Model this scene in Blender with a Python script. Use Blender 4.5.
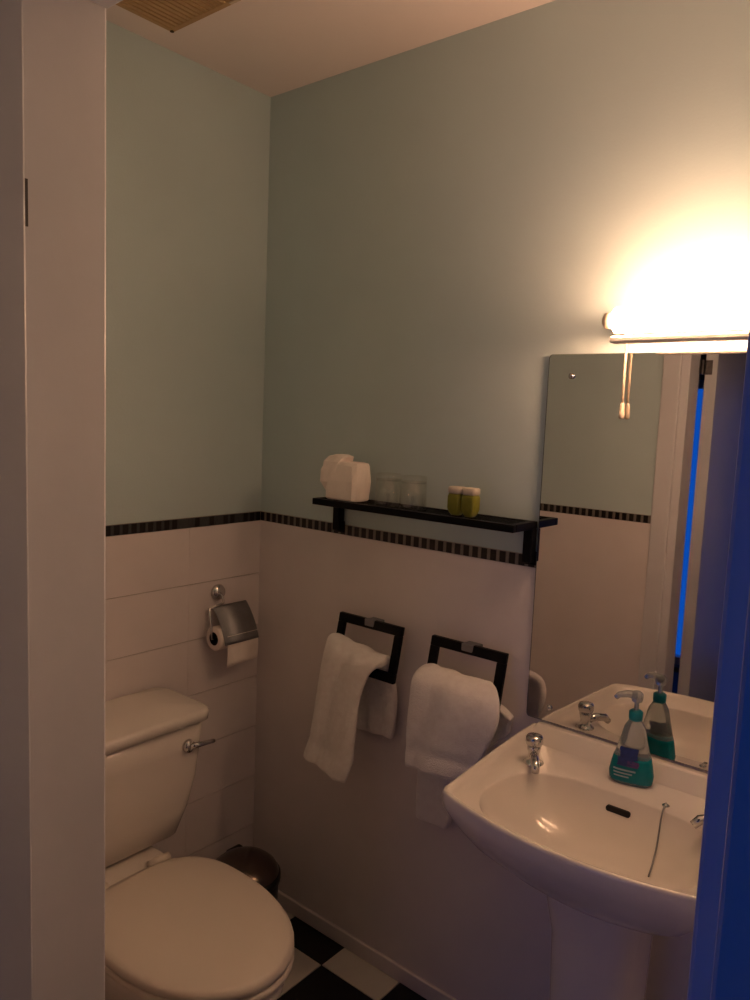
import bpy, bmesh, math, random
from mathutils import Vector, Matrix
random.seed(7)
PI = math.pi
scn = bpy.context.scene
for o in list(bpy.data.objects):
    bpy.data.objects.remove(o)

# ------------------------------------------------------------------ camera
F_PX, YAW, PITCH, ROLL = 760.67, 0.68593, 0.110035, -0.040436
CAM = Vector((1.71243, -1.54904, 1.50839))
fw = Vector((-math.sin(YAW) * math.cos(PITCH), math.cos(YAW) * math.cos(PITCH), -math.sin(PITCH)))
r0 = Vector((math.cos(YAW), math.sin(YAW), 0))
d0 = fw.cross(r0)
rt = math.cos(ROLL) * r0 + math.sin(ROLL) * d0
dn = -math.sin(ROLL) * r0 + math.cos(ROLL) * d0
cd = bpy.data.cameras.new('camera')
cam = bpy.data.objects.new('camera', cd)
scn.collection.objects.link(cam)
up, bk = -dn, -fw
cam.matrix_world = Matrix(((rt.x, up.x, bk.x, CAM.x), (rt.y, up.y, bk.y, CAM.y), (rt.z, up.z, bk.z, CAM.z), (0, 0, 0, 1)))
cd.sensor_fit = 'HORIZONTAL'
cd.sensor_width = 36
cd.lens = 36 * F_PX / 750
cd.clip_start = 0.02
scn.camera = cam

# ------------------------------------------------------------------ world: blue dusk daylight outside the bedroom window
w = bpy.data.worlds.new('dusk_sky')
scn.world = w
w.use_nodes = True
bg = w.node_tree.nodes['Background']
bg.inputs[0].default_value = (0.006, 0.13, 0.80, 1)
bg.inputs[1].default_value = 0.215
pl = bpy.data.lights.new('window_portal', 'AREA')        # helps the renderer find the window opening
pl.shape = 'RECTANGLE'
pl.size, pl.size_y = 2.0, 1.7
pl.cycles.is_portal = True
plo = bpy.data.objects.new('window_portal', pl)
plo.location = (0.9, -3.26, 0.95)
plo.rotation_euler = (-PI / 2, 0, PI)
scn.collection.objects.link(plo)

LAMP_STRENGTH = 20.5
LAMP_COLOR = (1.0, 0.56, 0.325, 1)

vs = scn.view_settings
vs.view_transform = 'Standard'
vs.look = 'None'
vs.exposure = 2.1
vs.gamma = 1.0
vs.use_curve_mapping = False

# ------------------------------------------------------------------ materials
def mat(name, col, rough=0.5, metal=0.0, bump=None, var=None, trans=0.0, ior=1.45, coat=0.0, emis=None, alpha=None, sheen=0.0):
    m = bpy.data.materials.new(name)
    m.use_nodes = True
    nt = m.node_tree
    b = nt.nodes['Principled BSDF']
    b.inputs['Base Color'].default_value = (*col, 1)
    b.inputs['Roughness'].default_value = rough
    b.inputs['Metallic'].default_value = metal
    b.inputs['Transmission Weight'].default_value = trans
    b.inputs['IOR'].default_value = ior
    b.inputs['Coat Weight'].default_value = coat
    b.inputs['Sheen Weight'].default_value = sheen
    if emis:
        b.inputs['Emission Color'].default_value = emis[0]
        b.inputs['Emission Strength'].default_value = emis[1]
    tc = nt.nodes.new('ShaderNodeTexCoord')
    if var:      # (scale, amount)
        n = nt.nodes.new('ShaderNodeTexNoise')
        n.inputs['Scale'].default_value = var[0]
        n.inputs['Detail'].default_value = 4
        rp = nt.nodes.new('ShaderNodeValToRGB')
        a = var[1]
        rp.color_ramp.elements[0].color = (*[max(0, c * (1 - a)) for c in col], 1)
        rp.color_ramp.elements[1].color = (*[min(1, c * (1 + a)) for c in col], 1)
        rp.color_ramp.elements[0].position = 0.3
        rp.color_ramp.elements[1].position = 0.7
        nt.links.new(tc.outputs['Object'], n.inputs['Vector'])
        nt.links.new(n.outputs['Fac'], rp.inputs['Fac'])
        nt.links.new(rp.outputs['Color'], b.inputs['Base Color'])
    if bump:     # (scale, strength, distance)
        n = nt.nodes.new('ShaderNodeTexNoise')
        n.inputs['Scale'].default_value = bump[0]
        n.inputs['Detail'].default_value = 3
        bp = nt.nodes.new('ShaderNodeBump')
        bp.inputs['Strength'].default_value = bump[1]
        bp.inputs['Distance'].default_value = bump[2]
        nt.links.new(tc.outputs['Object'], n.inputs['Vector'])
        nt.links.new(n.outputs['Fac'], bp.inputs['Height'])
        nt.links.new(bp.outputs['Normal'], b.inputs['Normal'])
    return m

M = dict(
    paint=mat('duck_egg_paint', (0.52, 0.63, 0.64), 0.6, bump=(180, .12, .002), var=(2.5, .03)),
    ceil=mat('ceiling_paint', (0.82, 0.74, 0.71), 0.8, bump=(120, .1, .002), var=(3, .03)),
    tile=mat('white_wall_tile', (0.78, 0.72, 0.72), 0.38, var=(6, .03)),
    grout=mat('pale_grout', (0.36, 0.32, 0.28), 0.8, var=(30, .1)),
    mblack=mat('black_mosaic', (0.008, 0.007, 0.007), 0.3, var=(40, .3)),
    mgrey=mat('grey_mosaic', (0.055, 0.055, 0.055), 0.35, var=(40, .3)),
    mslip=mat('taupe_mosaic', (0.20, 0.17, 0.15), 0.5, var=(40, .2)),
    fblack=mat('black_floor_tile', (0.006, 0.006, 0.006), 0.35, var=(8, .3)),
    fwhite=mat('white_floor_tile', (0.62, 0.60, 0.55), 0.4, var=(8, .05)),
    fgrout=mat('floor_grout', (0.12, 0.11, 0.10), 0.8, var=(30, .2)),
    ceramic=mat('white_ceramic', (0.80, 0.75, 0.69), 0.16, coat=0.3, var=(3, .01)),
    seat=mat('white_seat_plastic', (0.78, 0.71, 0.62), 0.28, var=(3, .01)),
    chrome=mat('chrome', (0.62, 0.61, 0.60), 0.14, 1.0, var=(20, .05)),
    brushed=mat('brushed_steel', (0.30, 0.30, 0.31), 0.5, 1.0, var=(40, .08)),
    darkchrome=mat('dark_polished_steel', (0.16, 0.13, 0.11), 0.22, 1.0, var=(20, .1)),
    black=mat('black_lacquer', (0.005, 0.005, 0.006), 0.4, ior=1.2, var=(20, .2)),
    blackp=mat('black_plastic', (0.01, 0.01, 0.01), 0.4, var=(20, .2)),
    terry=mat('white_terry', (0.97, 0.91, 0.89), 0.95, bump=(420, .9, .004), var=(60, .05), sheen=0.3),
    tissue=mat('white_tissue', (0.95, 0.86, 0.80), 0.9, bump=(60, .3, .003), var=(30, .03)),
    gloss=mat('white_gloss_paint', (0.66, 0.655, 0.69), 0.35, bump=(25, .08, .003), var=(4, .03)),
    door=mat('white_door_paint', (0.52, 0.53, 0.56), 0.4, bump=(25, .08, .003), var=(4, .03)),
    mirror=mat('mirror_silver', (0.68, 0.675, 0.67), 0.012, 1.0, var=(1, .005)),
    medge=mat('mirror_edge_glass', (0.10, 0.13, 0.12), 0.2, var=(10, .1)),
    glass=mat('clear_glass', (0.97, 0.98, 0.97), 0.02, trans=1.0, ior=1.18, var=(1, .005)),
    teal=mat('teal_soap', (0.0, 0.30, 0.36), 0.1, trans=0.35, ior=1.35, var=(20, .1)),
    tealcap=mat('teal_plastic', (0.0, 0.20, 0.24), 0.35, var=(20, .1)),
    clearp=mat('clear_plastic', (0.72, 0.76, 0.74), 0.12, trans=0.75, ior=1.3, var=(10, .03)),
    purple=mat('purple_print', (0.10, 0.05, 0.22), 0.5, var=(60, .3)),
    navy=mat('navy_print', (0.015, 0.04, 0.20), 0.5, var=(60, .3)),
    paleprint=mat('pale_print', (0.30, 0.50, 0.55), 0.5, var=(60, .1)),
    green=mat('lime_gel', (0.24, 0.24, 0.03), 0.3, trans=0.15, ior=1.35, var=(50, .15)),
    greencap=mat('pale_cap', (0.66, 0.58, 0.48), 0.4, var=(30, .05)),
    yellowed=mat('yellowed_plastic', (0.44, 0.28, 0.13), 0.5, var=(20, .06)),
    ventdark=mat('vent_inside', (0.05, 0.03, 0.015), 0.8, var=(20, .2)),
    lampcap=mat('ivory_plastic', (0.62, 0.52, 0.40), 0.45, var=(20, .04)),
    lampbase=mat('lamp_white', (0.80, 0.74, 0.66), 0.5, var=(20, .02)),
    tube=mat('lit_diffuser', (0.9, 0.85, 0.8), 0.4, emis=(LAMP_COLOR, LAMP_STRENGTH)),
    cord=mat('ivory_cord', (0.62, 0.48, 0.36), 0.7, var=(200, .1)),
    core=mat('cardboard', (0.03, 0.02, 0.015), 0.9, var=(40, .2)),
    dark=mat('overflow_dark', (0.006, 0.005, 0.005), 0.6, var=(40, .2)),
    brass=mat('aged_steel_hinge', (0.10, 0.09, 0.09), 0.4, 1.0, var=(60, .2)),
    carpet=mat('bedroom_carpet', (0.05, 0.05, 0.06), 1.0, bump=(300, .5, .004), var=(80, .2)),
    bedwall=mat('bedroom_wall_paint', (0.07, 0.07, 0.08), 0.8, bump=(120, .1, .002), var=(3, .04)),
)

def thin_glass(name):
    m = bpy.data.materials.new(name)
    m.use_nodes = True
    nt = m.node_tree
    nt.nodes.clear()
    o = nt.nodes.new('ShaderNodeOutputMaterial')
    mx = nt.nodes.new('ShaderNodeMixShader')
    tr = nt.nodes.new('ShaderNodeBsdfTransparent')
    tr.inputs[0].default_value = (0.955, 0.955, 0.945, 1)
    gl = nt.nodes.new('ShaderNodeBsdfGlossy')
    gl.inputs['Roughness'].default_value = 0.05
    mx.inputs[0].default_value = 0.08
    nt.links.new(tr.outputs[0], mx.inputs[1])
    nt.links.new(gl.outputs[0], mx.inputs[2])
    nt.links.new(mx.outputs[0], o.inputs[0])
    return m
M['thin'] = thin_glass('thin_clear_glass')

# ------------------------------------------------------------------ helpers
C = scn.collection
def thing(name, label, cat, loc, group=None):
    o = bpy.data.objects.new(name, None)
    o.empty_display_size = 0.05
    o.location = loc
    C.objects.link(o)
    o['label'], o['category'] = label, cat
    if group: o['group'] = group
    return o
def tag(o, label, cat, group=None):
    o['label'], o['category'] = label, cat
    if group: o['group'] = group
    return o
def wloc(o):
    v = Vector(o.location)
    while o.parent:
        o = o.parent
        v += o.location
    return v
def obj(name, bm, m, parent=None, smooth=False, label=None, bevel=0, segs=2, subsurf=0, origin=None, solid=0):
    """bm is in world coordinates; becomes one mesh object (under parent)"""
    bmesh.ops.recalc_face_normals(bm, faces=bm.faces[:])
    if origin is None:
        if bm.verts:
            xs = [v.co for v in bm.verts]
            origin = Vector(((min(v.x for v in xs) + max(v.x for v in xs)) / 2, (min(v.y for v in xs) + max(v.y for v in xs)) / 2, min(v.z for v in xs)))
        else:
            origin = Vector()
    origin = Vector(origin)
    bmesh.ops.translate(bm, verts=bm.verts[:], vec=-origin)
    me = bpy.data.meshes.new(name)
    bm.to_mesh(me)
    bm.free()
    me.materials.append(M[m] if isinstance(m, str) else m)
    o = bpy.data.objects.new(name, me)
    C.objects.link(o)
    if parent:
        o.parent = parent
        o.location = origin - wloc(parent)
    else:
        o.location = origin
    if solid:
        md = o.modifiers.new('thickness', 'SOLIDIFY')
        md.thickness = solid
        md.offset = 0
    if bevel:
        md = o.modifiers.new('bevel', 'BEVEL')
        md.width, md.segments, md.limit_method = bevel, segs, 'ANGLE'
    if subsurf:
        md = o.modifiers.new('subdivision', 'SUBSURF')
        md.levels = md.render_levels = subsurf
    if smooth:
        for f in me.polygons: f.use_smooth = True
    if label: o['label'] = label
    return o
def struct(o):
    o['kind'] = 'structure'
    return o
def box(x0, x1, y0, y1, z0, z1, bm=None):
    bm = bm or bmesh.new()
    v = [bm.verts.new((x, y, z)) for x in (x0, x1) for y in (y0, y1) for z in (z0, z1)]
    for f in ((0, 1, 3, 2), (4, 6, 7, 5), (0, 4, 5, 1), (2, 3, 7, 6), (0, 2, 6, 4), (1, 5, 7, 3)):
        bm.faces.new([v[i] for i in f])
    return bm
def tube(pts, rad, n=12, bm=None, cap=True):
    bm = bm or bmesh.new()
    pts = [Vector(p) for p in pts]
    rings = []
    prev = None
    for i, p in enumerate(pts):
        t = (pts[min(i + 1, len(pts) - 1)] - pts[max(i - 1, 0)]).normalized()
        if prev is None:
            a = t.orthogonal().normalized()
        else:
            a = (prev - t * prev.dot(t)).normalized()
        prev = a
        b = t.cross(a)
        r = rad[i] if isinstance(rad, (list, tuple)) else rad
        rings.append([bm.verts.new(p + r * (math.cos(k * 2 * PI / n) * a + math.sin(k * 2 * PI / n) * b)) for k in range(n)])
    skin(bm, rings, cap, cap)
    return bm
def skin(bm, rings, cap0=True, cap1=True):
    n = len(rings[0])
    for a, b in zip(rings, rings[1:]):
        for k in range(n):
            bm.faces.new((a[k], a[(k + 1) % n], b[(k + 1) % n], b[k]))
    if cap0: bm.faces.new(rings[0][::-1])
    if cap1: bm.faces.new(rings[-1])
def loft(loops, cap0=True, cap1=True, bm=None):
    bm = bm or bmesh.new()
    skin(bm, [[bm.verts.new(p) for p in L] for L in loops], cap0, cap1)
    return bm
def lathe(prof, c, axis='z', n=24, bm=None, cap0=True, cap1=True):
    """prof: (radius, height) pairs around an axis through c"""
    c = Vector(c)
    L = []
    for r, h in prof:
        ring = []
        for k in range(n):
            a = 2 * PI * k / n
            u, v = r * math.cos(a), r * math.sin(a)
            ring.append(c + (Vector((u, v, h)) if axis == 'z' else Vector((h, u, v)) if axis == 'x' else Vector((u, h, v))))
        L.append(ring)
    return loft(L, cap0, cap1, bm)
def rrect(cx, cy, hx, hy, z, r, n=6):
    """rounded rectangle loop"""
    pts = []
    for qx, qy, a0 in ((1, 1, 0), (-1, 1, PI / 2), (-1, -1, PI), (1, -1, 1.5 * PI)):
        for k in range(n + 1):
            a = a0 + PI / 2 * k / n
            pts.append(Vector((cx + qx * (hx - r) + r * math.cos(a), cy + qy * (hy - r) + r * math.sin(a), z)))
    return pts

# ================================================================== SETTING
XR = 1.78          # right wall of the bathroom
YD = -1.06         # inner face of the wall with the doorway
YO = -1.15         # outer face of it
H = 2.4
BZ0, BZ1 = 1.181, 1.209      # mosaic border

floor = struct(obj('floor', box(-0.1, XR + .1, YO, 0.1, -0.10, -0.004), 'fgrout'))
TS, GX, GY = 0.2, 0.408, -0.106
i0, i1 = -3, 7
tb = {}
for ix in range(i0, i1):
    for iy in range(-5, 1):
        x0, x1 = GX + ix * TS, GX + (ix + 1) * TS
        y0, y1 = GY + iy * TS, GY + (iy + 1) * TS
        x0, x1 = max(x0, 0), min(x1, XR)
        y0, y1 = max(y0, YD), min(y1, 0)
        if x1 - x0 < .02 or y1 - y0 < .02: continue
        g = .0015
        wm = (ix + iy) % 2 == 0
        obj('floor_tile', box(x0 + g, x1 - g, y0 + g, y1 - g, -0.006, 0.0), 'fwhite' if wm else 'fblack', floor)

ceiling = struct(obj('ceiling', box(-0.1, XR + .1, YO, 0.1, H, H + .1), 'ceil'))

wall_back = struct(obj('wall_back', box(-0.1, XR + .1, 0.0, 0.1, 0, H), 'paint'))
obj('tile_panel', box(0.0, XR, -0.004, 0.0, 0.0, BZ0), 'tile', wall_back)
obj('grout_strip', box(0.0, XR, -0.003, 0.0, BZ0, BZ1), 'grout', wall_back)
wall_left = struct(obj('wall_left', box(-0.1, 0, YD, 0.0, 0, H), 'paint'))
obj('grout_bed', box(0, 0.0015, YD, 0.0, 0.0, BZ1), 'grout', wall_left)
rowh = 0.1612
z1 = BZ0
row = 0
while z1 > 0.03:
    z0 = max(z1 - rowh, 0)
    off = 0.0
    y = 0.0 + off
    while y > YD + .01:
        ya, yb = min(y, -0.004), max(y - .265, YD)
        obj('tile', box(0, 0.005, yb + .0003, ya - .0003, z0 + .0014, z1 - .0008), 'tile', wall_left)
        y -= .265
    z1 = z0
    row += 1
wall_right = struct(obj('wall_right', box(XR, XR + .1, YD, 0.0, 0, H), 'paint'))
obj('tile_panel', box(XR - .004, XR, YD, -.004, 0.0, BZ0), 'tile', wall_right)
obj('grout_strip', box(XR - .003, XR, YD, -.004, BZ0, BZ1), 'grout', wall_right)

# doorway wall (the camera stands just outside it)
OX0, OX1, OZ = 0.86, 1.655, 1.975
bm = box(-1.6, OX0, YO, YD, 0, H)
box(OX1, 3.1, YO, YD, 0, H, bm)
box(OX0, OX1, YO, YD, OZ, H, bm)
wall_door = struct(obj('wall_door', bm, 'paint'))
obj('tile_panel', box(0.005, 0.815, YD, YD + .004, 0.0, BZ0), 'tile', wall_door)
obj('grout_strip', box(0.005, 0.815, YD, YD + .003, BZ0, BZ1), 'grout', wall_door)
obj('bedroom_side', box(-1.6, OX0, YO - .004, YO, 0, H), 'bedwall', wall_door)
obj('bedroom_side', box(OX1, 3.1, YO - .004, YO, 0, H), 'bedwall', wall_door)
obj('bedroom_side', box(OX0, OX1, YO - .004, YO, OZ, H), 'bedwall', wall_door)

# mosaic border: black pieces 25 mm apart, greyer slips between them
def mosaic(parent, n, slip, place):
    for k in range(n):
        for kind, a, b in (('mblack', .0005, .0158), (slip, .0164, .0246)):
            m = kind
            if slip == 'mgrey' and kind == 'mblack' and random.random() < .12: m = 'mgrey'
            obj('mosaic_tile', place(k * .025 + a, k * .025 + b), m, parent)
mosaic(wall_back, 71, 'mslip', lambda a, b: box(a + .006, b + .006, -.0055, -.002, BZ0 + .001, BZ1 - .001))
mosaic(wall_left, 42, 'mgrey', lambda a, b: box(.001, .0065, -.007 - b, -.007 - a, BZ0 + .001, BZ1 - .001))
mosaic(wall_door, 32, 'mslip', lambda a, b: box(.012 + a, .012 + b, YD + .002, YD + .0055, BZ0 + .001, BZ1 - .001))

# skirting strip
struct(obj('baseboard_back', box(0.0, XR - .004, -.014, -.004, 0.0, 0.045), 'tile', bevel=.003))
struct(obj('baseboard_left', box(0.005, 0.014, YD + .02, -.014, 0.0, 0.045), 'tile', bevel=.003))

# door frame
fr = struct(obj('trim_1', box(.860, .90, -1.158, -1.058, 0, 1.975), 'gloss', bevel=.003))
obj('head_lining', box(.90, 1.625, -1.158, -1.058, 1.942, 1.975), 'gloss', fr, bevel=.003)
obj('jamb_lining', box(1.625, 1.655, -1.158, -1.058, 0, 1.975), 'gloss', fr, bevel=.003)
obj('door_stop', box(1.602, 1.625, -1.11, -1.06, 0, 1.942), 'gloss', fr, bevel=.003)
obj('architrave', box(.815, .874, YD, YD + .016, 0, 2.03), 'gloss', fr, bevel=.004)
obj('architrave', box(1.632, 1.71, YD, YD + .016, 0, 2.03), 'gloss', fr, bevel=.004)
obj('architrave', box(.874, 1.632, YD, YD + .016, 1.968, 2.03), 'gloss', fr, bevel=.004)
def archprof(x0, x1, s):
    # moulded outer architrave: two steps with a quirk
    bm = bmesh.new()
    P = [(0, 0), (0, .010), (.006, .013), (.010, .013), (.012, .009), (.016, .009), (.019, .017), (.060, .020), (.066, .016), (.066, 0)]
    L = []
    for z in (0, 2.03):
        L.append([Vector((x0 + s * a, YO - .004 - b, z)) for a, b in P])
    return loft(L)
obj('architrave', archprof(1.652, 0, 1), 'gloss', fr)
obj('architrave', archprof(.864, 0, -1), 'gloss', fr)
obj('architrave', box(.864, 1.652, YO - .022, YO - .004, 1.966, 2.03), 'gloss', fr, bevel=.004)

# ------------------------------------------------ bedroom behind the camera (only seen in the mirror and lighting the scene)
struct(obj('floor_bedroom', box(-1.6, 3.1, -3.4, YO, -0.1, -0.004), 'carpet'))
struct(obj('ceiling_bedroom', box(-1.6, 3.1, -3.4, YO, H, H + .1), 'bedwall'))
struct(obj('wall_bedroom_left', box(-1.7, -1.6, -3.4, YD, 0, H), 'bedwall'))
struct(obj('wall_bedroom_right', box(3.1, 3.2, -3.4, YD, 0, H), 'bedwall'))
WX0, WX1, WZ0, WZ1 = -0.10, 1.90, 0.03, 1.80
bm = box(-1.6, WX0, -3.4, -3.25, 0, H)
box(WX1, 3.1, -3.4, -3.25, 0, H, bm)
box(WX0, WX1, -3.4, -3.25, 0, WZ0, bm)
box(WX0, WX1, -3.4, -3.25, WZ1, H, bm)
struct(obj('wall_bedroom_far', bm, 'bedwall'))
win = struct(obj('window_1', box(WX0, WX0 + .05, -3.36, -3.30, WZ0, WZ1), 'gloss', bevel=.004))
obj('window_stile', box(WX1 - .05, WX1, -3.36, -3.30, WZ0, WZ1), 'gloss', win, bevel=.004)
obj('window_rail', box(WX0 + .05, WX1 - .05, -3.36, -3.30, WZ0, WZ0 + .05), 'gloss', win, bevel=.004)
obj('window_rail', box(WX0 + .05, WX1 - .05, -3.36, -3.30, WZ1 - .05, WZ1), 'gloss', win, bevel=.004)

obj('window_pane', box(WX0 + .05, WX1 - .05, -3.335, -3.331, WZ0 + .05, WZ1 - .05), 'thin', win)

# ------------------------------------------------ open door (hinged on the left lining, swung out)
dr = thing('door_1', 'white bathroom door swung open beside the left jamb', 'door', (.924, -1.52, 0.006))
dr['kind'] = 'structure'
del dr['category']
obj('door_leaf', box(.911, .951, -1.89, -1.176, 0.008, 1.93), 'door', dr, bevel=.003)
for zc in (1.715, 0.25):
    h = obj('hinge', tube([(.9055, -1.1675, zc - .024), (.9055, -1.1675, zc + .024)], .0055, 10), 'brass', dr)
    obj('hinge_leaf', box(.911, .935, -1.1762, -1.1745, zc - .024, zc + .024), 'brass', h)
    obj('hinge_leaf', box(.8995, .9015, -1.161, -1.150, zc - .024, zc + .024), 'brass', h)

# ================================================================== MIRROR
mx0, mx1, mz0, mz1 = 0.928, 1.50, 0.838, 1.657
mr = thing('wall_mirror', 'tall frameless mirror above the washbasin with a screw at its corners', 'mirror', (1.215, -.012, mz0))
def rr_xz(x0, x1, z0, z1, y, r, n=5):
    return [Vector((p.x, y, p.y)) for p in rrect((x0 + x1) / 2, (z0 + z1) / 2, (x1 - x0) / 2, (z1 - z0) / 2, 0, r, n)]
obj('glass_pane', loft([rr_xz(mx0, mx1, mz0, mz1, -.0095, .008), rr_xz(mx0, mx1, mz0, mz1, -.006, .008)]), 'medge', mr)
obj('mirror_face', loft([rr_xz(mx0 + .0015, mx1 - .0015, mz0 + .0015, mz1 - .0015, -.0100, .008), rr_xz(mx0 + .0015, mx1 - .0015, mz0 + .0015, mz1 - .0015, -.0095, .008)]), 'mirror', mr)
for sx, sz in ((.984, 1.610), (1.446, 1.610), (.984, .872), (1.446, .872)):
    s = obj('screw_cap', lathe([(.0065, -.0100), (.0065, -.013), (.004, -.016), (.0005, -.017)], (sx, 0, sz), 'y', 14), 'chrome', mr, smooth=True)

# ================================================================== STRIP LIGHT
LX0, LX1, LZ, LY = 1.122, 1.385, 1.706, -.132
lamp = thing('strip_light', 'glowing tubular strip light on the wall above the mirror', 'light', (1.22, -.005, 1.668))
obj('back_plate', box(LX0 - .040, LX1 + .010, -.050, -.0, 1.690, 1.728), 'lampbase', lamp, bevel=.004)
R = .024
obj('diffuser', lathe([(R * .90, LX0), (R, LX0 + .003), (R, LX1 - .003), (R * .90, LX1)], (0, LY, LZ), 'x', 28), 'tube', lamp, smooth=True)
obj('end_cap', lathe([(.010, LX0 - .022), (.0145, LX0 - .019), (.0150, LX0 - .001), (.013, LX0)], (0, LY, LZ), 'x', 24), 'lampcap', lamp, smooth=True)
obj('end_cap', lathe([(.013, LX1), (.0150, LX1 + .001), (.0145, LX1 + .019), (.010, LX1 + .022)], (0, LY, LZ), 'x', 24), 'lampcap', lamp, smooth=True)
for xa in (LX0 + .02, LX1 - .03):
    obj('rail_stem', box(xa, xa + .010, LY + .004, LY + .012, LZ - .032, LZ - .020), 'lampbase', lamp)
obj('lower_rail', box(LX0 - .004, LX1 + .004, LY - .014, LY + .014, LZ - .043, LZ - .030), 'lampbase', lamp, bevel=.004)
for xa in (LX0 - .014, LX1 + .004):
    obj('bracket_arm', box(xa, xa + .010, LY + .005, -.04, LZ - .009, LZ + .009), 'lampcap', lamp, bevel=.002)
cx, cy = 1.105, -.024
pc = obj('pull_cord', tube([(cx, cy, 1.690), (cx, cy, 1.684), (cx - .0005, cy, 1.62), (cx, cy, 1.55)], .0026, 8), 'cord', lamp, smooth=True)
obj('cord_pull', lathe([(.002, 1.556), (.0042, 1.551), (.0058, 1.532), (.0055, 1.524), (.002, 1.522)], (cx, cy, 0), 'z', 14), 'lampcap', pc, smooth=True)

# ================================================================== WASHBASIN
XC, SZ, LZB = 1.213, 0.825, 0.796
def basin_outline(z, sc=1.0, back=-.004, inset=0.0, n=96, front=-.466):
    """D-shaped basin plan: straight back, sides flaring out to front corners, bowed front"""
    hw_b, hw_f, yf, bow = .268, .243, -.418, front + .418
    pts = []
    pl = [(hw_b, back), (hw_b * .97 + hw_f * .03, -.10), ((hw_b + hw_f) / 2 + .004, -.22), (hw_f + .006, -.34), (hw_f, yf)]
    side = []
    for (xa, ya), (xb, yb) in zip(pl, pl[1:]):
        for k in range(5): side.append((xa + (xb - xa) * k / 5, ya + (yb - ya) * k / 5))
    fr_ = []
    for k in range(0, 25):
        t = k / 24
        x = hw_f * (1 - 2 * t)
        fr_.append((x, yf + bow * (1 - (x / hw_f) ** 2)))
    # soften the front corners
    loop = side + fr_ + [(-x, y) for x, y in side[::-1]]
    bk_ = [(-hw_b + 2 * hw_b * k / 12, back) for k in range(1, 12)]
    loop = loop + bk_
    for _ in range(1):
        L = len(loop)
        new = []
        for i in range(L):
            a, b, c = loop[i - 1], loop[i], loop[(i + 1) % L]
            if b[1] > back - .01: new.append(b)
            else: new.append(((a[0] + 2 * b[0] + c[0]) / 4, (a[1] + 2 * b[1] + c[1]) / 4))
        loop = new
    cyy = -.235
    out = []
    for x, y in loop:
        d = math.hypot(x, y - cyy)
        s = sc * (d - inset) / d
        out.append(Vector((XC + x * s, min(cyy + (y - cyy) * s, back), z)))
    return out
def bowl_outline(z, sc=1.0, shift=0.0):
    ref = basin_outline(z)
    cy = -.290
    out = []
    for p in ref:
        a = math.atan2((p.y + .235), (p.x - XC))
        ca, sa = math.cos(a), math.sin(a)
        # D-shaped bowl: flattish back, rounder front
        ax = .212
        ay = .150 if sa > 0 else .142
        e = 2.9 if sa > 0 else 2.3
        r = (abs(ca / ax) ** e + abs(sa / ay) ** e) ** (-1 / e)
        out.append(Vector((XC + ca * r * sc, cy + shift + sa * r * sc, z)))
    return out
bs = thing('washbasin', 'white ceramic pedestal washbasin with two chrome taps below the mirror', 'washbasin', (XC, -.2, 0))
loops = [basin_outline(.655, .38), basin_outline(.664, .48), basin_outline(.688, .62), basin_outline(.720, .78), basin_outline(.755, .895), basin_outline(.778, .955),
         basin_outline(.794, .990), basin_outline(.806, 1.0), basin_outline(.819, 1.0), basin_outline(.8235, 1.0, inset=.0015), basin_outline(SZ, 1.0, inset=.005), basin_outline(SZ - .0015, 1.0, inset=.011),
         basin_outline(SZ - .010, 1.0, inset=.018), basin_outline(LZB + .003, 1.0, inset=.027), bowl_outline(LZB + .001, 1.005), bowl_outline(LZB - .004, .990), bowl_outline(LZB - .012, .972), bowl_outline(.765, .92, -.002),
         bowl_outline(.735, .80, -.004), bowl_outline(.713, .62, -.005), bowl_outline(.702, .40, -.006), bowl_outline(.698, .12, -.006)]
obj('basin', loft(loops), 'ceramic', bs, smooth=True)
# raised ledge along the wall
L = []
for x, t in ((XC - .258, 0), (XC - .250, 1), (XC + .250, 1), (XC + .258, 0)):
    zt = SZ + .008 * t
    L.append([Vector((x, -.0045, LZB - .01)), Vector((x, -.0045, zt)), Vector((x, -.020, zt)), Vector((x, -.025, zt - .003 * t)), Vector((x, -.050, LZB + .001)), Vector((x, -.051, LZB - .01))])
obj('upstand', loft(L), 'ceramic', bs)
obj('pedestal', loft([rrect(XC, -.20, .125, .105, 0, .05), rrect(XC, -.20, .118, .10, .03, .05), rrect(XC, -.20, .082, .085, .12, .05), rrect(XC, -.20, .075, .083, .35, .05),
                      rrect(XC, -.20, .080, .09, .55, .05), rrect(XC, -.205, .094, .098, .64, .05), rrect(XC, -.21, .11, .11, .69, .05)]), 'ceramic', bs, smooth=True)
# overflow slot in the back wall of the bowl
bm = bmesh.new()
ov = [Vector((XC - .004 + p.x, 0, .768 + p.y)) for p in rrect(0, 0, .024, .0052, 0, .0045, 4)]
slope = .22
ovl = []
for d in (0, .010):
    ovl.append([Vector((p.x, -.1560 + slope * (p.z - .768) + d, p.z)) for p in ov])
obj('overflow_slot', loft(ovl), 'dark', bs)
obj('waste', lathe([(.004, .690), (.021, .690), (.023, .6925), (.019, .6935), (.004, .692)], (XC, -.296, .009), 'z', 20), 'chrome', bs, smooth=True)

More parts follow.
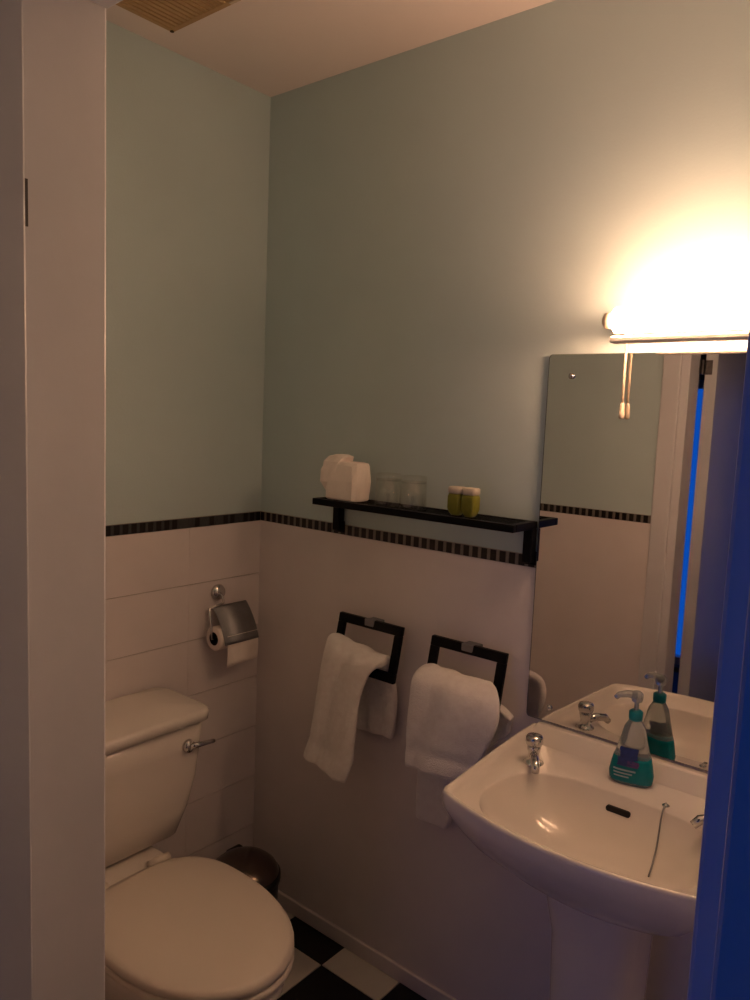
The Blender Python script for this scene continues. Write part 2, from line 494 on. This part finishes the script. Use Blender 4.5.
def tap(x, name_label, ang):
    y = -.138
    z = LZB - .002
    t = obj('tap', lathe([(.021, 0), (.022, .004), (.0165, .008), (.0125, .014), (.0115, .024), (.013, .029), (.0145, .037), (.012, .042)], (x, y, z), 'z', 20), 'chrome', bs, smooth=True, label=name_label)
    d = Vector((math.sin(ang), -math.cos(ang), 0))
    o = Vector((x, y, z))
    obj('spout', tube([o + Vector((0, 0, .020)), o + d * .03 + Vector((0, 0, .026)), o + d * .055 + Vector((0, 0, .022)), o + d * .066 + Vector((0, 0, .012))], [.009, .0095, .009, .0075], 12), 'chrome', t, smooth=True)
    obj('tap_head', lathe([(.008, .040), (.0165, .043), (.018, .048), (.018, .058), (.016, .062), (.004, .064)], (x, y, z), 'z', 14), 'chrome', t, smooth=True)
tap(1.016, 'chrome pillar tap', .55)
tap(1.405, 'chrome pillar tap', -.9)

# plug chain
pts = [(1.288, -.124, LZB + .006), (1.289, -.134, LZB + .007), (1.290, -.146, LZB + .001), (1.291, -.157, .784), (1.293, -.168, .764), (1.296, -.187, .738), (1.299, -.212, .7205), (1.302, -.236, .7125)]
ch = obj('plug_chain', tube(pts, .0016, 6), 'brushed', bs, smooth=True)
obj('chain_stay', lathe([(.007, LZB - .003), (.0075, LZB + .002), (.003, LZB + .005), (.0005, LZB + .0055)], (1.288, -.124, 0), 'z', 14), 'chrome', ch, smooth=True)

# ================================================================== SOAP BOTTLE
BX, BY, BZ = 1.202, -.078, LZB + .002
sb = thing('soap_bottle', 'pump bottle of teal hand soap standing on the basin ledge', 'bottle', (BX, BY, BZ))
BA = math.radians(14)
def bl(p):
    x, y, z = p
    return Vector((BX + x * math.cos(BA) - y * math.sin(BA), BY + x * math.sin(BA) + y * math.cos(BA), BZ + z))
def bsec(hx, hy, z, n=28, e=3.0):
    out = []
    for k in range(n):
        a = 2 * PI * k / n
        ca, sa = math.cos(a), math.sin(a)
        r = (abs(ca / hx) ** e + abs(sa / hy) ** e) ** (-1 / e)
        out.append(bl((r * ca, r * sa, z)))
    return out
prof = [(.0, .036, .018), (.004, .041, .0215), (.020, .043, .023), (.045, .0385, .0225), (.070, .031, .0205), (.095, .0245, .0185), (.115, .020, .016), (.126, .0135, .0125), (.132, .0105, .0105)]
def hxy(z):
    for (za, xa, ya), (zb, xb, yb) in zip(prof, prof[1:]):
        if z <= zb:
            t = (z - za) / (zb - za)
            return xa + (xb - xa) * t, ya + (yb - ya) * t
    return prof[-1][1:]
def band(z0, z1, shrink, k=6):
    return [bsec(hxy(z0 + (z1 - z0) * i / k)[0] - shrink, hxy(z0 + (z1 - z0) * i / k)[1] - shrink, z0 + (z1 - z0) * i / k) for i in range(k + 1)]
body = obj('bottle_body', loft([bsec(x, y, z) for z, x, y in prof]), 'clearp', sb, smooth=True)
obj('soap', loft(band(.0, .056, -.0004, 8)), 'teal', sb, smooth=True, label='teal liquid soap filling the lower half')
def patch(name, x0, x1, z0, z1, m, jag=0):
    """thin label following the bottle front"""
    bm = bmesh.new()
    nx, nz = 8, 4
    rows = []
    for d in (.0012, .0022):
        g = []
        for j in range(nz + 1):
            z = z0 + (z1 - z0) * j / nz
            hx, hy = hxy(z)
            rw = []
            for i in range(nx + 1):
                u = i / nx
                x = x0 + (x1 - x0) * u + (random.uniform(-jag, jag) if 0 < j < nz else 0)
                xx = max(-.97, min(.97, x / hx))
                y = -hy * (1 - abs(xx) ** 3) ** (1 / 3)
                zz = z + (random.uniform(-jag, jag) if d == .0012 else 0)
                rw.append(bl((x, y - d, zz)))
            g.append(rw)
        rows.append(g)
    g = rows[1]
    V = [[bm.verts.new(p) for p in r_] for r_ in g]
    for j in range(nz):
        for i in range(nx): bm.faces.new((V[j][i], V[j][i + 1], V[j + 1][i + 1], V[j + 1][i]))
    return obj(name, bm, m, body)
patch('printed_label', -.022, .013, .055, .078, 'navy', .002)
patch('printed_label', -.027, .006, .040, .056, 'navy', .002)
patch('printed_label', -.006, .014, .040, .052, 'purple', .002)
patch('printed_line', -.033, .010, .030, .0335, 'paleprint')
patch('printed_line', -.032, .004, .0235, .0265, 'paleprint')
patch('printed_line', -.031, -.002, .017, .020, 'paleprint')
collar = obj('collar', lathe([(.0125, .130), (.0135, .133), (.0135, .147), (.0095, .150)], bl((0, 0, 0)), 'z', 20), 'tealcap', sb, smooth=True, label='teal pump collar')
pump = obj('pump', lathe([(.0045, .148), (.0045, .166), (.010, .168), (.0115, .174), (.011, .184), (.007, .188)], bl((0, 0, 0)), 'z', 18), 'clearp', sb, smooth=True)
obj('nozzle', tube([bl((0, 0, .180)), bl((-.018, -.003, .181)), bl((-.034, -.006, .177)), bl((-.040, -.007, .170))], [.008, .0075, .006, .005], 12), 'clearp', pump, smooth=True)

# ================================================================== SHELF
sh = thing('wall_shelf', 'black wall shelf with rails and two brackets above the towels', 'shelf', (.625, -.004, 1.195))
SX0, SX1, SF, SZT = .326, .924, -.116, 1.288
obj('front_rail', box(SX0, SX1, SF, SF + .013, SZT - .017, SZT), 'black', sh, bevel=.002)
obj('back_rail', box(SX0, SX1, -.018, -.006, SZT - .017, SZT), 'black', sh, bevel=.002)
for xa in (SX0, SX1 - .016):
    obj('side_rail', box(xa, xa + .016, SF + .013, -.018, SZT - .017, SZT), 'black', sh, bevel=.002)
obj('glass_panel', box(SX0 + .016, SX1 - .016, SF + .013, -.018, SZT - .006, SZT - .001), 'thin', sh)
for xa in (.322, .902):
    obj('bracket', box(xa, xa + .022, -.030, -.006, 1.195, SZT - .017), 'black', sh, bevel=.002)
    obj('bracket_plate', box(xa - .003, xa + .026, -.012, -.006, 1.188, 1.22), 'black', sh, bevel=.002)
ST = SZT

# tissue pack on the shelf
tp = thing('paper_bag', 'crumpled white paper bag at the far end of the black shelf', 'bag', (.41, -.07, ST))
def paper(z, hx, hy, cx=.412, cy=-.066, jit=.003, tilt=0.0):
    n = 28
    out = []
    for k in range(n):
        a = 2 * PI * k / n
        ca, sa = math.cos(a), math.sin(a)
        e = 7
        r = (abs(ca / hx) ** e + abs(sa / hy) ** e) ** (-1 / e)
        r *= 1 + jit * math.sin(5 * a + z * 60) * 8 + random.uniform(-jit, jit) * 4
        out.append(Vector((cx + r * ca, cy + r * sa, z + tilt * ca)))
    return out
BGX = .405
obj('bag_body', loft([paper(ST, .050, .030, BGX), paper(ST + .004, .054, .034, BGX), paper(ST + .05, .056, .035, BGX), paper(ST + .092, .055, .030, BGX, tilt=-.002), paper(ST + .099, .054, .026, BGX, tilt=-.002), paper(ST + .100, .046, .018, BGX), paper(ST + .094, .040, .012, BGX)]), 'tissue', tp, smooth=False)
bm = loft([paper(ST + .022, .018, .020, .362, -.070), paper(ST + .045, .027, .030, .358, -.07), paper(ST + .075, .027, .032, .362, -.068, .006), paper(ST + .098, .030, .030, .372, -.066, .008), paper(ST + .112, .030, .022, .380, -.064, .01), paper(ST + .117, .014, .012, .382, -.064, .01)])
obj('crumpled_fold', bm, 'tissue', tp, smooth=False)

# two upturned tumblers
def tumbler(x, y, label):
    prof = [(.0335, 0), (.0340, .001), (.0315, .070), (.029, .076), (.026, .077), (.026, .068), (.0295, .064), (.0318, .002), (.0325, 0)]
    t = thing('tumbler', label, 'glass', (x, y, ST), 'upturned tumblers on the shelf')
    obj('glass_wall', lathe([(.0318, 0), (.0335, 0), (.0340, .001), (.0315, .066), (.0300, .066), (.0316, .002)], (x, y, ST), 'z', 28, cap0=False, cap1=False), 'thin', t, smooth=True)
    obj('glass_base', lathe([(.030, .062), (.0317, .064), (.0312, .077), (.028, .080), (.003, .080)], (x, y, ST), 'z', 28), 'thin', t, smooth=True)
tumbler(.540, -.066, 'clear glass tumbler upturned on the shelf, beside the paper bag')
tumbler(.618, -.066, 'clear glass tumbler upturned on the shelf, nearer the green bottles')

# little green toiletry bottles
for i, (x, lab) in enumerate(((.750, 'small lime green bottle with pale cap on shelf, nearer the tumblers'), (.788, 'small lime green bottle with pale cap on shelf, nearer the mirror'))):
    g = thing('toiletry_bottle', lab, 'bottle', (x, -.075, ST), 'green toiletry bottles on the shelf')
    y = -.075
    obj('bottle_body', loft([rrect(x, y, .010, .010, ST, .006), rrect(x, y, .0145, .013, ST + .006, .007), rrect(x, y, .0185, .016, ST + .016, .008), rrect(x, y, .0188, .016, ST + .044, .008), rrect(x, y, .0165, .014, ST + .050, .008)]), 'green', g, smooth=True)
    obj('bottle_cap', loft([rrect(x, y, .0165, .0135, ST + .050, .008), rrect(x, y, .0185, .015, ST + .053, .008), rrect(x, y, .0185, .015, ST + .064, .008), rrect(x, y, .016, .013, ST + .066, .008)]), 'greencap', g, smooth=True)

# ================================================================== TOWEL RINGS
def ring(x0, x1, zt, zb, yt, yb, label):
    """rectangular wooden ring hanging from a chrome mount, leaning back to the wall at its foot"""
    r = thing('towel_ring', label, 'towel ring', ((x0 + x1) / 2, -.004, zb), 'towel rings')
    b, d = .023, .012
    def P(x, z, o):
        t = (zt - z) / (zt - zb)
        return Vector((x, yt + (yb - yt) * t + o, z))
    def bar(name, xa, xb, za, zc):
        loops = []
        for z in (za, zc):
            loops.append([P(xa, z, -d / 2), P(xb, z, -d / 2), P(xb, z, d / 2), P(xa, z, d / 2)])
        return obj(name, loft(loops), 'black', r, bevel=.002)
    bar('top_bar', x0, x1, zt - b, zt)
    bar('bottom_bar', x0, x1, zb, zb + b)
    bar('side_bar', x0, x0 + b, zb + b, zt - b)
    bar('side_bar', x1 - b, x1, zb + b, zt - b)
    xm = (x0 + x1) / 2
    m = obj('mount', box(xm - .020, xm + .020, yt + .006, -.004, zt - .024, zt - .002), 'brushed', r, bevel=.003)
    obj('clasp', box(xm - .016, xm + .016, yt - .0095, yt + .007, zt - .024, zt + .001), 'brushed', r, bevel=.002)
    return r
ring(.371, .586, .977, .836, -.036, -.066, 'black rectangular towel ring nearer the toilet roll, with chrome mount')
ring(.676, .886, .979, .836, -.036, -.066, 'black rectangular towel ring nearer the washbasin, with chrome mount')

def towel(rows, label, nu=24, wr=.006, seed=0, endf=None, thick=.015):
    """rows: (y, z_left, z_right, x_left, x_right) down the folded length"""
    rnd = random.Random(seed)
    # the thick folded front tilts out towards its hem, shaped to catch lamp light
    top = max(range(len(rows)), key=lambda i: rows[i][1])
    m = len(rows) - 1 - top
    rows = [(y - .034 * k, zl + .020 * k, zr + .020 * k, xl + .028 * k, xr + .028 * k) for i, (y, zl, zr, xl, xr) in enumerate(rows) for k in (max(0, (i - top) / m),)]
    # resample rows smoothly
    R = []
    n = len(rows)
    for i in range(n - 1):
        p0, p1, p2, p3 = rows[max(i - 1, 0)], rows[i], rows[i + 1], rows[min(i + 2, n - 1)]
        for k in range(4):
            t = k / 4
            R.append([.5 * ((2 * b) + (-a + c) * t + (2 * a - 5 * b + 4 * c - d) * t * t + (-a + 3 * b - 3 * c + d) * t ** 3) for a, b, c, d in zip(p0, p1, p2, p3)])
    R.append(list(rows[-1]))
    bm = bmesh.new()
    V = []
    ph = rnd.uniform(0, 6)
    for j, (y, zl, zr, xl, xr) in enumerate(R):
        s = j / (len(R) - 1)
        rw = []
        for i in range(nu + 1):
            u = i / nu
            z = zl + (zr - zl) * u
            x = xl + (xr - xl) * u
            edge = (abs(u - .5) * 2) ** 5
            yy = y + wr * math.sin(u * 9 + ph + s * 3) * (.4 + s) * (1 - edge) * .6 + wr * .5 * math.sin(u * 17 + s * 8 + ph)
            if .895 < s < .925: yy += .004
            sgn = 1 if yy < -.05 else 0
            yy += sgn * edge * .008
            if endf: z = endf(u, s, z)
            rw.append(bm.verts.new((x, yy, z)))
        V.append(rw)
    for a, b in zip(V, V[1:]):
        for i in range(nu): bm.faces.new((a[i], a[i + 1], b[i + 1], b[i]))
    o = obj('hand_towel', bm, 'terry', smooth=True, solid=thick, subsurf=1)
    return tag(o, label, 'towel', 'hand towels in the rings')
# left towel: back tail, up over the bar, front drape pulled to the left
towel([(-.030, .668, .674, .430, .562), (-.030, .71, .715, .425, .568), (-.032, .77, .78, .415, .570), (-.038, .83, .84, .402, .562), (-.048, .875, .868, .400, .560), (-.066, .914, .893, .400, .560),
       (-.094, .922, .893, .382, .574), (-.110, .895, .885, .384, .566), (-.112, .848, .852, .376, .534), (-.110, .776, .780, .364, .506), (-.108, .696, .688, .352, .494), (-.106, .626, .602, .337, .482), (-.106, .572, .544, .321, .462)],
      'white hand towel bunched to one side in the ring nearer the toilet roll', seed=3, thick=.019)
def tail(u, s, z):
    if s > .45 or z > .835: return z
    b = .493 if u < .40 else .493 + (u - .40) / .10 * .167 if u < .50 else .66 + (u - .50) / .50 * .13
    return b + (z - .493) * (.835 - b) / (.835 - .493)
towel([(-.028, .492, .494, .650, .896), (-.028, .57, .57, .648, .897), (-.030, .67, .67, .652, .900), (-.032, .77, .77, .662, .906), (-.036, .835, .835, .672, .904), (-.046, .868, .864, .704, .858), (-.066, .905, .903, .704, .858),
       (-.096, .912, .906, .690, .892), (-.116, .888, .880, .676, .910), (-.118, .836, .830, .672, .906), (-.116, .766, .770, .666, .880), (-.114, .706, .722, .662, .858), (-.112, .660, .682, .660, .842)],
      'white hand towel spread evenly in the ring nearer the washbasin', seed=5, endf=tail, thick=.019)

# ================================================================== TOILET ROLL HOLDER
TY0, TY1, TX, TZ = -.213, -.100, .052, .866
th = thing('toilet_roll_holder', 'chrome toilet roll holder with flap on the white tiled wall', 'roll holder', (.005, -.16, .80))
obj('wall_rose', lathe([(.023, .005), (.024, .010), (.020, .017), (.004, .020)], (0, -.165, .985), 'x', 24), 'chrome', th, smooth=True)
arm = obj('arm', tube([(.016, -.165, .985), (.030, -.165, .975), (.034, -.165, .960), (.034, -.180, .955), (.034, -.216, .950), (.048, -.219, .90), (.052, -.218, .866), (.052, -.20, .866), (.052, -.104, .866)], .0036, 10), 'chrome', th, smooth=True)
# curved flap over the roll
bm = bmesh.new()
V = []
for k in range(13):
    t = k / 12
    x = .034 + .060 * math.sin(t * PI * .38) / math.sin(PI * .38)
    z = .953 - .100 * t ** 1.15
    V.append([bm.verts.new((x, y, z)) for y in (-.205, -.082 )])
for a, b in zip(V, V[1:]): bm.faces.new((a[0], a[1], b[1], b[0]))
obj('flap', bm, 'brushed', th, smooth=True, solid=.0022)
tr = thing('toilet_roll', 'white toilet roll with loose sheet hanging in the chrome holder', 'toilet roll', (TX, -.158, .80))
RO, RI = .034, .019
obj('paper', lathe([(RI, TY0), (RO - .002, TY0), (RO, TY0 + .002), (RO, TY1 - .002), (RO - .002, TY1), (RI, TY1)], (TX, 0, TZ), 'y', 32, cap0=False, cap1=False), 'tissue', tr, smooth=True)
obj('cardboard_core', lathe([(RI - .0015, TY0 + .0005), (RI, TY0 + .0005), (RI, TY1), (RI - .0015, TY1)], (TX, 0, TZ), 'y', 24, cap0=False, cap1=False), 'core', tr, smooth=True)
bm = bmesh.new()
V = []
for k in range(9):
    t = k / 8
    z = TZ + .010 - .090 * t
    x = TX + RO + .0015 + .003 * math.sin(t * 3)
    V.append([bm.verts.new((x, TY0 + .020 + u * (TY1 - TY0 - .000), z + .006 * u * t)) for u in (0, .5, 1)])
for a, b in zip(V, V[1:]):
    for i in range(2): bm.faces.new((a[i], a[i + 1], b[i + 1], b[i]))
obj('loose_sheet', bm, 'tissue', tr, smooth=True, solid=.001)

# ================================================================== TOILET
TC = -.606
wc = thing('toilet', 'white close-coupled toilet with closed lid and cistern', 'toilet', (.40, TC, 0))
def egg(z, x0, x1, hw, n=48, e=2.25, cx=None):
    """plan of pan/seat: long oval, blunter towards the hinge at x0"""
    xm = x0 + (x1 - x0) * .42 if cx is None else cx
    out = []
    for k in range(n):
        a = 2 * PI * k / n
        ca, sa = math.cos(a), math.sin(a)
        ax = x1 - xm if ca > 0 else xm - x0
        ee = 2.1 if ca > 0 else 3.0
        r = (abs(ca / ax) ** ee + abs(sa / hw) ** ee) ** (-1 / ee)
        out.append(Vector((xm + r * ca, TC + r * sa, z)))
    return out
obj('pan', loft([egg(0, .16, .56, .105), egg(.03, .165, .555, .10), egg(.12, .17, .55, .095), egg(.22, .16, .60, .12), egg(.30, .15, .68, .155), egg(.36, .14, .725, .172), egg(.383, .14, .720, .174), egg(.389, .145, .715, .170)]), 'ceramic', wc, smooth=True)
obj('pan_shelf', loft([rrect(.135, TC, .125, .10, .25, .03), rrect(.135, TC, .125, .115, .36, .03), rrect(.135, TC, .13, .12, .412, .03), rrect(.135, TC, .126, .116, .416, .03)]), 'ceramic', wc, smooth=True)
obj('seat', loft([egg(0.3910, .255, .730, .179), egg(0.3940, .252, .734, .182), egg(0.4060, .252, .734, .182), egg(0.4080, .255, .730, .179)]), 'seat', wc, smooth=True)
obj('lid', loft([egg(0.4100, .258, .727, .180), egg(0.4130, .254, .732, .184), egg(0.4250, .254, .732, .184), egg(0.4310, .258, .727, .180), egg(0.4350, .275, .722, .170), egg(0.4380, .33, .66, .11), egg(0.4385, .40, .58, .05)]), 'seat', wc, smooth=True)
for s in (-1, 1):
    obj('seat_hinge', tube([(.247, TC + s * .055, .424), (.247, TC + s * .11, .424)], .011, 14), 'seat', wc, smooth=True)
# cistern
CH = .226
CY = TC + .024
def cis(z, hx, hy, r=.03): return rrect(.014 + hx, CY, hx, hy, z, r)
cist = obj('cistern', loft([cis(.425, .080, .160, .04), cis(.432, .088, .170, .04), cis(.50, .096, .190, .04), cis(.58, .100, .206, .035), cis(.66, .1015, .213, .03), cis(.7265, .103, .217, .03)]), 'ceramic', wc, smooth=True)
lid = loft([cis(.7275, .104, .220, .03), cis(.730, .110, .226, .032), cis(.750, .111, .228, .034), cis(.756, .109, .226, .034), cis(.758, .105, .222, .032), cis(.7585, .05, .12, .02)])
obj('cistern_lid', lid, 'ceramic', wc, smooth=True)
lv = obj('flush_lever', lathe([(.016, .212), (.0175, .218), (.015, .228), (.004, .231)], (0, -.422, .672), 'x', 20), 'chrome', wc, smooth=True, label='chrome flush lever')
obj('lever_arm', tube([(.226, -.422, .672), (.232, -.40, .672), (.234, -.37, .670), (.234, -.352, .668)], [.0085, .007, .0055, .005], 12), 'chrome', lv, smooth=True)

# ================================================================== PEDAL BIN
PX, PY = .196, -.207
pb = thing('pedal_bin', 'small pedal bin with dark domed steel lid in the corner', 'bin', (PX, PY, 0))
obj('bin_body', lathe([(.088, .002), (.092, .006), (.096, .20), (.096, .212)], (PX, PY, 0), 'z', 40), 'blackp', pb, smooth=True)
obj('base_ring', lathe([(.094, 0), (.098, .003), (.098, .018), (.094, .022)], (PX, PY, 0), 'z', 40), 'blackp', pb, smooth=True)
obj('rim', lathe([(.097, .205), (.1015, .208), (.1015, .224), (.097, .228)], (PX, PY, 0), 'z', 40), 'blackp', pb, smooth=True)
obj('lid', lathe([(.097, .226), (.0965, .231), (.088, .246), (.072, .260), (.050, .269), (.025, .274), (.003, .275)], (PX, PY, 0), 'z', 40), 'darkchrome', pb, smooth=True)
obj('pedal', box(PX + .075, PX + .125, PY - .075, PY - .045, .008, .016), 'blackp', pb, bevel=.003)
obj('lid_hinge', box(PX - .105, PX - .085, PY + .02, PY + .07, .20, .24), 'blackp', pb, bevel=.004)

# ================================================================== CEILING EXTRACTOR VENT
V0X, V1X, V0Y, V1Y = .128, .372, -.665, -.424
vt = thing('extractor_vent', 'yellowed slatted extractor vent on the ceiling', 'vent', ((V0X + V1X) / 2, (V0Y + V1Y) / 2, 2.372))
obj('housing', box(V0X + .006, V1X - .006, V0Y + .006, V1Y - .006, 2.385, 2.4), 'ventdark', vt)
for a in ((V0X, V0X + .014, V0Y, V1Y), (V1X - .014, V1X, V0Y, V1Y), (V0X + .014, V1X - .014, V0Y, V0Y + .014), (V0X + .014, V1X - .014, V1Y - .014, V1Y)):
    obj('frame_bar', box(*a, 2.373, 2.399), 'yellowed', vt, bevel=.002)
ns = 14
for k in range(ns):
    xa = V0X + .016 + (V1X - V0X - .032) * k / ns
    obj('slat', box(xa, xa + .0105, V0Y + .014, V1Y - .014, 2.374, 2.386), 'yellowed', vt)
obj('screw', lathe([(.004, 2.3735), (.005, 2.371), (.002, 2.370)], (V0X + .007, V1Y - .007, 0), 'z', 10), 'ventdark', vt)
obj('corner_highlight', box(V1X - .030, V1X - .002, V1Y - .012, V1Y - .004, 2.3705, 2.374), 'lampcap', vt, bevel=.001)  # pale bar added as the white highlight on the vent corner
